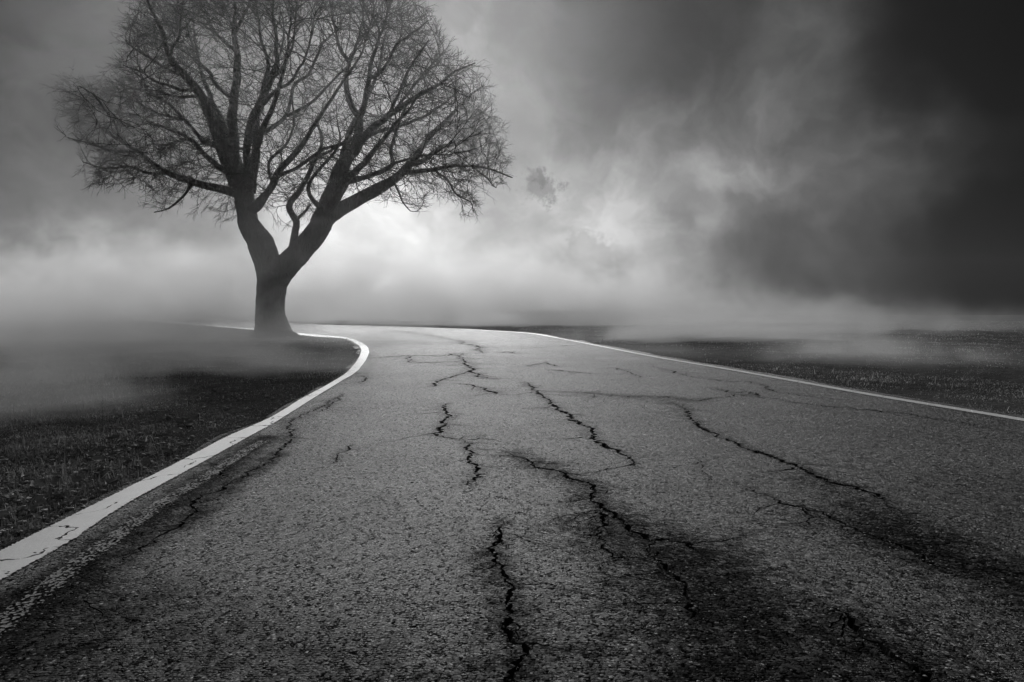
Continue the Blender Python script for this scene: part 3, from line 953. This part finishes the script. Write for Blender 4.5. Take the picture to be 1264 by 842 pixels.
def build_tree():
    bx, by, bz = P(337, 416, D0)
    base = Vector((bx, by, float(ground_z(np.array([[bx, by]]))[0])))
    root = empty('oak_tree', base, 'huge bare leafless tree with forked trunk standing on the misty grass verge', 'tree')
    loc = np.array([base.x, base.y, base.z])
    # trunk with its two boles and root flare, fused into one skin
    paths = [limb_path(TRUNK, 0), limb_path(BOLE_L, 0), limb_path(BOLE_R, 0)]
    for pl, de in ROOTS:
        q = limb_path(pl, de, 0, 0.12)
        q[:, 2] = np.maximum(q[:, 2] - 0.0, base.z - 0.25)
        paths.append(q)
    paths[0][:2, 2] -= 0.3
    V, F = tube_arrays(paths, 20)
    me = new_mesh('trunk', V - loc, F.tolist(), M_BARK, True)
    bm = bmesh.new()
    bm.from_mesh(me)
    bmesh.ops.holes_fill(bm, edges=[e for e in bm.edges if e.is_boundary], sides=0)
    bm.to_mesh(me)
    bm.free()
    trunk = obj('trunk', me, root)
    md = trunk.modifiers.new('fuse', 'REMESH')
    md.mode = 'VOXEL'
    md.voxel_size = 0.055
    md2 = trunk.modifiers.new('soft', 'SMOOTH')
    md2.iterations = 7
    md2.factor = 0.6
    dg = bpy.context.evaluated_depsgraph_get()
    me2 = bpy.data.meshes.new_from_object(trunk.evaluated_get(dg))
    trunk.modifiers.clear()
    trunk.data = me2
    me2.name = 'trunk'
    for v in me2.vertices:
        c = v.co
        k = mnoise.fractal(Vector((c.x * 2.2, c.y * 2.2, c.z * 0.7)), 0.8, 2.2, 4) * 0.075
        k += (0.5 - abs(mnoise.noise(Vector((c.x * 6, c.y * 6, c.z * 1.3))))) * 0.05
        v.co = c + v.normal * k
    me2.polygons.foreach_set('use_smooth', [True] * len(me2.polygons))
    if not me2.materials:
        me2.materials.append(M_BARK)
    # traced limbs; their points seed the growth of the crown
    nodes, par, rad_fix, lid = [], [], [], []
    limb_paths = []
    for li, grp in enumerate(LIMBS):
        mine = []
        for bi, (pl, de, ds) in enumerate(grp):
            q = gnarl(limb_path(pl, de, ds), 0.035, li * 10 + bi + 1)
            mine.append(q)
            prev = -1
            for x in q:
                nodes.append(x[:3])
                par.append(prev)
                rad_fix.append(x[3])
                lid.append(li)
                prev = len(nodes) - 1
        limb_paths.append(mine)
    # attraction points spread through the crown's volume
    poly = np.array(CROWN, float)
    mid = np.array([345.0, 150.0])
    poly = poly + (mid - poly) / np.linalg.norm(mid - poly, axis=1)[:, None] * 7.0
    pts2 = np.stack([RNG.uniform(60, 640, 40000), RNG.uniform(-110, 305, 40000)], 1)
    pts2 = pts2[inside_poly(pts2, poly)]
    dE = seg_dist(pts2, poly, True)
    half = 9.0 * np.sqrt(np.clip(1 - np.clip(1 - dE / 165.0, 0, 1) ** 2, 0, 1)) + 0.35
    dep = RNG.uniform(-1, 1, len(pts2))
    dep = np.sign(dep) * np.abs(dep) ** 0.75 * half
    keep = RNG.random(len(pts2)) < 0.10 + 0.90 * (1 - np.clip(dE / 120, 0, 1)) ** 1.5 + 0.12 * np.abs(dep) / 9
    keep |= (pts2[:, 1] < 40) & (RNG.random(len(pts2)) < 0.35)
    keep &= RNG.random(len(pts2)) < 0.25 + 0.75 * np.clip((dE + 14 * rough(pts2[:, 0] * 0.09, pts2[:, 1] * 0.09) - 4) / 26, 0, 1)
    # the lower middle of the crown stays open
    low = np.clip((pts2[:, 1] - 215) / 60, 0, 1) * np.clip(1 - np.abs(pts2[:, 0] - 350) / 130, 0, 1)
    keep &= RNG.random(len(pts2)) > low * 0.9
    pts2, dep = pts2[keep], dep[keep]
    att = np.array([P(a, b, D0 + d) for (a, b), d in zip(pts2, dep)])
    att = att[:18000]
    STEP, INF, KILL = 0.25, 3.4, 0.35
    growing = list(range(len(nodes)))
    nodes = [np.array(n) for n in nodes]
    alive = att
    nkid = {}
    heart = np.array(P(345, 235, D0))
    for it in range(62):
        kd = kdtree.KDTree(len(nodes))
        for i, n in enumerate(nodes):
            kd.insert(n, i)
        kd.balance()
        pull = {}
        keepers = np.ones(len(alive), bool)
        for k, a in enumerate(alive):
            co, i, d = kd.find(a)
            if d < KILL:
                keepers[k] = False
            elif d < INF:
                v = a - nodes[i]
                pull.setdefault(i, np.zeros(3))
                pull[i] += v / d
        alive = alive[keepers]
        if not pull:
            break
        for i, v in pull.items():
            L = np.linalg.norm(v)
            if L < 1e-6:
                continue
            v = v / L
            if par[i] >= 0:
                pv = nodes[i] - nodes[par[i]]
                pv /= np.linalg.norm(pv) + 1e-9
                v = v + pv * 1.0
                ow = nodes[i] - heart
                v = v + ow / (np.linalg.norm(ow) + 1e-9) * 0.35
            v = v + RNG.normal(0, 0.13, 3)
            v /= np.linalg.norm(v)
            new = nodes[i] + v * STEP * RNG.uniform(0.8, 1.15)
            if nkid.get(i, 0) >= 3 or (kd.find(new)[2] or 1) < STEP * 0.45:
                continue
            nkid[i] = nkid.get(i, 0) + 1
            nodes.append(new)
            par.append(i)
            rad_fix.append(0.0)
            lid.append(lid[i])
    n_grown = len(nodes)
    N = np.array(nodes)
    n_seed = sum(1 for r in rad_fix if r > 0)
    # pipe-model radii for what has grown
    E = 2.15
    acc = np.zeros(n_grown)
    rad = np.array(rad_fix)
    for i in range(n_grown - 1, n_seed - 1, -1):
        if acc[i] == 0:
            acc[i] = 0.0102 ** E
        rad[i] = acc[i] ** (1 / E)
        acc[par[i]] += acc[i]
    for i in range(n_seed, n_grown):
        rad[i] = min(rad[i], rad[par[i]] * 0.92 if par[i] >= 0 else rad[i])
    rad = np.maximum(rad, 0.0075)
    # chains of grown nodes -> tubes
    kids = [[] for _ in range(n_grown)]
    for i in range(n_seed, n_grown):
        kids[par[i]].append(i)
    chains = {k: [] for k in range(len(LIMBS))}
    for i in range(n_grown):
        start = kids[i] if i < n_seed else sorted(kids[i], key=lambda k: -rad[k])[1:]
        for s in start:
            ch = [i, s]
            while kids[ch[-1]]:
                ch.append(max(kids[ch[-1]], key=lambda k: rad[k]))
            p = np.concatenate([N[ch], rad[ch][:, None]], 1)
            p[0, 3] = min(p[0, 3], p[1, 3] * 1.15)
            chains[lid[i]].append(p)
    # fine twigs: forked sprays from every thin stretch of branch
    sprays = {k: [] for k in range(len(LIMBS))}
    centre = np.array(P(345, 230, D0))
    thin = [i for i in range(n_seed, n_grown) if rad[i] < 0.022]
    scr = np.array([(632 + FPX * n[0] / n[1], HORIZON - FPX * (n[2] - CAM_H) / n[1]) for n in N])
    rim = np.clip(seg_dist(scr, poly, True) / 110.0, 0, 1)
    for i in thin:
        pv = N[i] - N[par[i]]
        pv /= np.linalg.norm(pv) + 1e-9
        outw = N[i] - centre
        outw /= np.linalg.norm(outw) + 1e-9
        for _ in range((1 if RNG.random() < 1.0 - 0.62 * rim[i] else 0) if kids[i] else 4):
            d = pv * 0.9 + outw * 0.55 + RNG.normal(0, 0.28, 3) + np.array([0, 0, 0.12])
            d /= np.linalg.norm(d)
            L = RNG.uniform(0.35, 1.1) * (0.65 + 0.35 * rim[i])
            pts = [N[i]]
            for s in range(4):
                d = d + RNG.normal(0, 0.13, 3)
                d /= np.linalg.norm(d)
                pts.append(pts[-1] + d * L / 4)
            p = np.concatenate([np.array(pts), np.array([0.0068, 0.0062, 0.0055, 0.0045, 0.003])[:, None]], 1)
            sprays[lid[i]].append(p)
            for s in (1, 2, 3):
                if RNG.random() < 0.5:
                    dd = (pts[s + 1] - pts[s]) / (L / 4) + RNG.normal(0, 0.45, 3)
                    dd /= np.linalg.norm(dd)
                    q = np.array([pts[s], pts[s] + dd * L * 0.22, pts[s] + dd * L * 0.42 + RNG.normal(0, 0.04, 3)])
                    sprays[lid[i]].append(np.concatenate([q, np.array([[0.006], [0.005], [0.003]])], 1))
    ntri = 0
    for li in range(len(LIMBS)):
        Vt, Ft = tube_arrays(limb_paths[li], 10)
        limb = obj('limb', fast_mesh('limb', Vt - loc, Ft, M_BARK, True), root)
        if chains[li]:
            Vb, Fb = tube_arrays(chains[li], 4)
            Vs, Fs = (tube_arrays(sprays[li], 3) if sprays[li] else (np.zeros((0, 3)), np.zeros((0, 4), int)))
            me = fast_mesh('twigs', np.concatenate([Vb, Vs]) - loc, np.concatenate([Fb, Fs + len(Vb)]), M_TWIG, True)
            obj('twigs', me, limb, kind='stuff')
            ntri += 2 * (len(Fb) + len(Fs))
    print('TREE nodes', n_grown, 'seed', n_seed, 'tris', ntri, 'left', len(alive))
    return root


TREE = build_tree()


# ------------------------------------------------------------------ grass on the verges (stuff)
def blades(n, sampler, hmin, hmax, seed):
    r = np.random.default_rng(seed)
    p = sampler(r, n)
    z = ground_z(p)
    ok = (~inside_poly(p, ROAD_POLY))
    p, z = p[ok], z[ok]
    n = len(p)
    dist = np.hypot(p[:, 0], p[:, 1])
    clump = np.clip(0.5 + 0.6 * rough(p[:, 0] * 1.7 + 3, p[:, 1] * 1.7), 0.38, 1.2)
    h = r.uniform(hmin, hmax, n) * clump * (1 + dist * 0.012)
    wdt = (0.0016 + 0.00042 * dist) * r.uniform(0.7, 1.4, n)
    a = r.uniform(0, 2 * math.pi, n)
    lean = r.uniform(0.15, 1.15, n)
    dx, dy = np.cos(a), np.sin(a)
    sx, sy = -dy, dx
    base = np.stack([p[:, 0], p[:, 1], z - 0.01], 1)
    side = np.stack([sx * wdt, sy * wdt, np.zeros(n)], 1)
    up1 = np.stack([dx * h * lean * 0.35, dy * h * lean * 0.35, h * 0.6], 1)
    up2 = np.stack([dx * h * lean, dy * h * lean, h * np.clip(1.05 - lean * 0.5, 0.35, 1)], 1)
    V = np.stack([base - side, base + side, base + up1 + side * 0.7, base + up1 - side * 0.7, base + up2], 1).reshape(-1, 3)
    i = np.arange(n)[:, None] * 5
    tri = np.concatenate([i + [[0, 1, 2]], i + [[0, 2, 3]], i + [[3, 2, 4]]], 0)
    tone = np.repeat(np.clip(r.beta(1.3, 3.2, n), 0, 1), 5)
    return V, tri, tone


def left_sampler(r, n):
    d = 2.0 * (36 / 2.0) ** r.random(n)
    u = r.uniform(-0.86, -0.05, n)
    return np.stack([u * d, d], 1)


def right_sampler(r, n):
    d = 5.5 * (70 / 5.5) ** r.random(n)
    u = r.uniform(-0.12, 0.85, n)
    return np.stack([u * d, d], 1)


def build_grass(name, parts, label):
    V, T, tn, off = [], [], [], 0
    for v, t, tone in parts:
        V.append(v)
        T.append(t + off)
        tn.append(tone)
        off += len(v)
    me = fast_mesh(name, np.concatenate(V), np.concatenate(T), M_BLADE)
    at = me.attributes.new('tone', 'FLOAT', 'POINT')
    at.data.foreach_set('value', np.concatenate(tn).astype(np.float32))
    obj(name, me, kind='stuff', label=label)


build_grass('grass', [blades(260000, left_sampler, 0.02, 0.06, 21), blades(6000, left_sampler, 0.08, 0.17, 22)],
            'short dry dark grass on the verge inside the bend')
build_grass('grass', [blades(120000, right_sampler, 0.02, 0.055, 23), blades(1500, right_sampler, 0.08, 0.18, 24)],
            'dark grass of the field on the outer side of the road')

# a single tall stalk standing out of the verge
sx_, sy_ = G(126, 533)
sz = float(ground_z(np.array([[sx_, sy_]]))[0])
st = empty('grass_stalk', (sx_, sy_, sz), 'lone tall thin pale grass stalk rising from the dark verge', 'grass stalk')
q = np.array([[0, 0, -0.02, 0.0035], [0.004, 0, 0.08, 0.003], [0.002, 0.003, 0.16, 0.0026], [0.006, 0.002, 0.24, 0.0022]])
obj('stem', fast_mesh('stem', *tube_arrays([catmull(q, 0.02)], 5), M_STALK, True), st)
hd = [np.array([[0.006, 0.002, 0.23 + 0.012 * k, 0.002], [0.006 + 0.008 * math.cos(k * 2.4), 0.002 + 0.008 * math.sin(k * 2.4), 0.245 + 0.012 * k, 0.0012]]) for k in range(6)]
obj('seed_head', fast_mesh('seed_head', *tube_arrays(hd, 4), M_STALK, True), st)


# ------------------------------------------------------------------ fallen leaves and stones by the white line
def leaf_mesh(seed):
    r = random.Random(seed)
    nx, ny = 6, 4
    v, f = [], []
    for i in range(nx + 1):
        u = i / nx
        wdt = 0.42 * math.sin(math.pi * min(1, u * 0.94 + 0.04)) ** 0.8 * (1 + 0.18 * math.sin(u * 21 + seed))
        for j in range(ny + 1):
            t = (j / ny - 0.5) * 2
            v.append((u - 0.5, t * wdt, 0.10 + 0.16 * t * t * r.uniform(0.6, 1.3) + 0.12 * (u - 0.5) ** 2 * 4 * r.uniform(0.7, 1.2)))
    for i in range(nx):
        for j in range(ny):
            a = i * (ny + 1) + j
            f.append((a, a + 1, a + ny + 2, a + ny + 1))
    return new_mesh('fallen_leaf', v, f, M_LEAF, True)


leaf_meshes = [leaf_mesh(k) for k in range(4)]
spots = [(230, 594), (241, 581), (263, 574), (205, 560), (217, 536), (236, 547), (60, 618), (45, 606), (70, 640), (30, 633), (120, 612), (105, 598), (150, 590), (20, 655),
         (85, 625), (165, 600), (140, 600), (190, 585), (52, 650), (10, 620), (300, 523), (345, 498), (350, 503), (180, 575)]
lr = random.Random(5)
for k in range(80):
    u = lr.random()
    spots.append((lr.uniform(0, 60) + u * 240, 655 - u * 130 - lr.uniform(2, 60)))
lp = [G(*s) for s in spots]
lz = ground_z(np.array(lp))
lin = inside_poly(np.array(lp), ROAD_POLY)
for k, ((x, y), z, bad) in enumerate(zip(lp, lz, lin)):
    if bad:
        continue
    o = bpy.data.objects.new('fallen_leaf', leaf_meshes[k % 4])
    COL.objects.link(o)
    s = lr.uniform(0.04, 0.10)
    o.scale = (s, s, s)
    o.location = (x, y, z + 0.022)
    o.rotation_euler = (lr.uniform(-0.5, 0.5), lr.uniform(-0.5, 0.5), lr.uniform(0, 6.3))
    o['label'] = 'small curled dry leaf lying in the dark grass beside the broad white line'
    o['category'] = 'leaf'
    o['group'] = 'fallen leaves beside the white line'


def stones(name, pts, zs, smin, smax, seed, label, mat):
    r = np.random.default_rng(seed)
    n = len(pts)
    t = np.array([[1, 0, 0], [-1, 0, 0], [0, 1, 0], [0, -1, 0], [0, 0, 0.7], [0, 0, -0.7], [0.62, 0.62, 0.3], [-0.62, 0.6, 0.32], [-0.6, -0.62, 0.28], [0.62, -0.6, 0.3]])
    fc = np.array([[4, 0, 6], [4, 6, 2], [4, 2, 7], [4, 7, 1], [4, 1, 8], [4, 8, 3], [4, 3, 9], [4, 9, 0], [0, 5, 6], [6, 5, 2], [2, 5, 7], [7, 5, 1], [1, 5, 8], [8, 5, 3], [3, 5, 9], [9, 5, 0]])
    s = smin * (smax / smin) ** (r.random(n) ** 2.2)
    a = r.uniform(0, 6.3, n)
    V = t[None] * s[:, None, None] * r.uniform(0.6, 1.25, (n, len(t), 1))
    V = V * np.stack([r.uniform(0.8, 1.4, n), np.ones(n), r.uniform(0.5, 0.9, n)], 1)[:, None, :]
    x = V[..., 0] * np.cos(a)[:, None] - V[..., 1] * np.sin(a)[:, None]
    y = V[..., 0] * np.sin(a)[:, None] + V[..., 1] * np.cos(a)[:, None]
    W = np.stack([x + pts[:, 0:1], y + pts[:, 1:2], V[..., 2] + (zs + s * 0.2)[:, None]], -1).reshape(-1, 3)
    F = (np.arange(n)[:, None, None] * len(t) + fc[None]).reshape(-1, 3)
    obj(name, fast_mesh(name, W, F, mat), kind='stuff', label=label)


gi = RNG.integers(15, int(len(LEDGE) * 0.30), 1500)
gp = LEDGE[gi] + normals2(LEDGE)[gi] * (np.abs(RNG.normal(0, 0.22, 1500)) - 0.04)[:, None] + RNG.normal(0, 0.12, (1500, 2)) * [0.2, 1]
gz_ = np.where(inside_poly(gp, ROAD_POLY), road_z(gp[:, 0], gp[:, 1]), ground_z(gp))
stones('gravel', gp, gz_, 0.004, 0.02, 31, 'loose small stones along the broken edge of the asphalt', M_STONE)
cp = np.stack([RNG.uniform(-2.0, 5.2, 9000), 1.8 * (9 / 1.8) ** RNG.random(9000)], 1)
cp = cp[inside_poly(cp, np.concatenate([LI, RC[::-1]]))]
stones('gravel', cp, road_z(cp[:, 0], cp[:, 1]), 0.0022, 0.0072, 32, 'pale grit scattered on the near road surface', M_STONE)


wp = left_sampler(np.random.default_rng(41), 14000)
wp = wp[(wp[:, 1] < 9) & (np.abs(seg_dist(wp, LEDGE) - 0.5) < 0.9)]
wp = wp[~inside_poly(wp, ROAD_POLY)][:1500]
stones('litter', wp, ground_z(wp) + 0.012, 0.005, 0.030, 33, 'dead leaf scraps and bits of debris in the grass by the white line', M_LEAF)


# ------------------------------------------------------------------ air: even haze round everything, and drifting ground mist
def volume_mat(name, build):
    mt, t = new_mat(name)
    pv = t.n('ShaderNodeVolumePrincipled')
    pv.inputs['Color'].default_value = (0.97, 0.97, 0.97, 1)
    build(t, pv, mt)
    o = t.n('ShaderNodeOutputMaterial')
    t.t.links.new(pv.outputs[0], o.inputs['Volume'])
    return mt


HAZE = 0.0007


def hz(t, pv, mt):
    pv.inputs['Density'].default_value = HAZE
    pv.inputs['Anisotropy'].default_value = 0.90


def box_mesh(name, x0, x1, y0, y1, z0, z1, mat):
    v = [(x, y, z) for x in (x0, x1) for y in (y0, y1) for z in (z0, z1)]
    f = [(0, 1, 3, 2), (4, 6, 7, 5), (0, 4, 5, 1), (2, 3, 7, 6), (0, 2, 6, 4), (1, 5, 7, 3)]
    return new_mesh(name, v, f, mat)


obj('haze', box_mesh('haze', -265, 265, -265, 265, -1.6, 21.5, volume_mat('haze', hz)), kind='stuff', label='thin even fog filling the air')


def mist(px, py, depth, size, dens, seed, lift=0.0, g=0.1):
    """one drifting bank: an ellipsoid whose density fades to its rim and breaks into wisps"""
    def bd(t, pv, mt):
        tc = t.n('ShaderNodeTexCoord').outputs['Object']
        r = t.vm('LENGTH', tc)
        pos = t.vm('ADD', t.n('ShaderNodeNewGeometry').outputs['Position'], (seed * 13.1, seed * 7.7, 0))
        sc = 2.2 / max(min(size[0], 6), size[0] * 0.28)
        n = t.noise(t.vm('MULTIPLY', pos, (1, 1, 1.15)), sc, 3, 0.6, 0.5)
        fall = t.map(r, 0.25, 1.0, 1.0, 0.0, True)
        d = t.m('MULTIPLY', fall, t.map(t.m('ADD', n, t.m('MULTIPLY', fall, 0.18)), 0.50, 0.69, 0.0, 1.0, True))
        t.put(pv.inputs['Density'], t.m('MULTIPLY', d, dens * 1.15))
        pv.inputs['Anisotropy'].default_value = g
        pv.inputs['Color'].default_value = (0.9, 0.9, 0.9, 1)
        mt.cycles.volume_step_rate = 0.6 if hasattr(mt.cycles, 'volume_step_rate') else 1
    bm = bmesh.new()
    bmesh.ops.create_icosphere(bm, subdivisions=3, radius=1.0)
    me = bpy.data.meshes.new('mist')
    bm.to_mesh(me)
    bm.free()
    me.materials.append(volume_mat('mist', bd))
    p = P(px, py, depth)
    o = obj('mist', me, kind='stuff', label='bank of pale drifting ground mist')
    o.location = (p.x, p.y, lift)
    o.scale = size
    return o


MISTS = [
    (50, 405, 22, (11, 8, 2.6), 0.26, 1, 0, 0.3), (290, 455, 12.5, (3.6, 2.6, 1.0), 0.42, 2, 0, 0.3), (10, 500, 7.5, (2.2, 2.4, 1.0), 0.45, 3, 0, 0.3),
    (345, 405, 31.0, (6, 2.2, 1.8), 0.12, 4, 0, 0.3), (480, 425, 24, (5.5, 5, 0.8), 0.16, 5, 0, 0.3), (1090, 440, 15, (4, 3, 1.2), 0.2, 6),
    (560, 390, 85, (50, 24, 13), 0.12, 7, 0, 0.4), (120, 380, 84, (32, 18, 16), 0.10, 8, 0, 0.35), (760, 430, 18, (6, 5, 0.5), 0.06, 9, 0, 0.2),
    (380, 380, 150, (110, 40, 19), 0.09, 10, 0, 0.45), (840, 395, 60, (24, 16, 5), 0.09, 11), (660, 400, 60, (26, 10, 3.2), 0.15, 15, 0, 0.2),
    (320, 330, 26, (11, 3.5, 8), 0.16, 12), (80, 160, 26, (6, 3, 4.5), 0.10, 13, 8.5), (620, 170, 27, (5, 3, 4), 0.14, 14, 8.0),
    (960, 400, 34, (15, 10, 2.8), 0.10, 16), (150, 440, 15, (5, 3, 1.3), 0.28, 18, 0, 0.3), (860, 415, 27, (9, 6, 1.4), 0.26, 19),
    (215, 425, 18, (3.0, 2.0, 1.8), 0.4, 20, 0.1, 0.3), (40, 450, 11, (3.0, 2.0, 1.5), 0.34, 21, 0, 0.3), (90, 400, 26, (5, 3, 3.2), 0.3, 22, 0, 0.3),
    (1060, 425, 17, (2.6, 2, 1.7), 0.22, 24), (430, 395, 62, (10, 5, 5), 0.10, 25, 0, 0.3),
    (620, 395, 66, (9, 5, 6), 0.16, 26, 0, 0.3), (740, 395, 58, (8, 5, 4), 0.14, 27, 0, 0.2), (1130, 400, 36, (17, 11, 2.0), 0.035, 28, 0, -0.2), (665, 400, 54, (15, 7, 1.5), 0.28, 29, 0, 0.2),
]
for m_ in MISTS:
    mist(*m_)
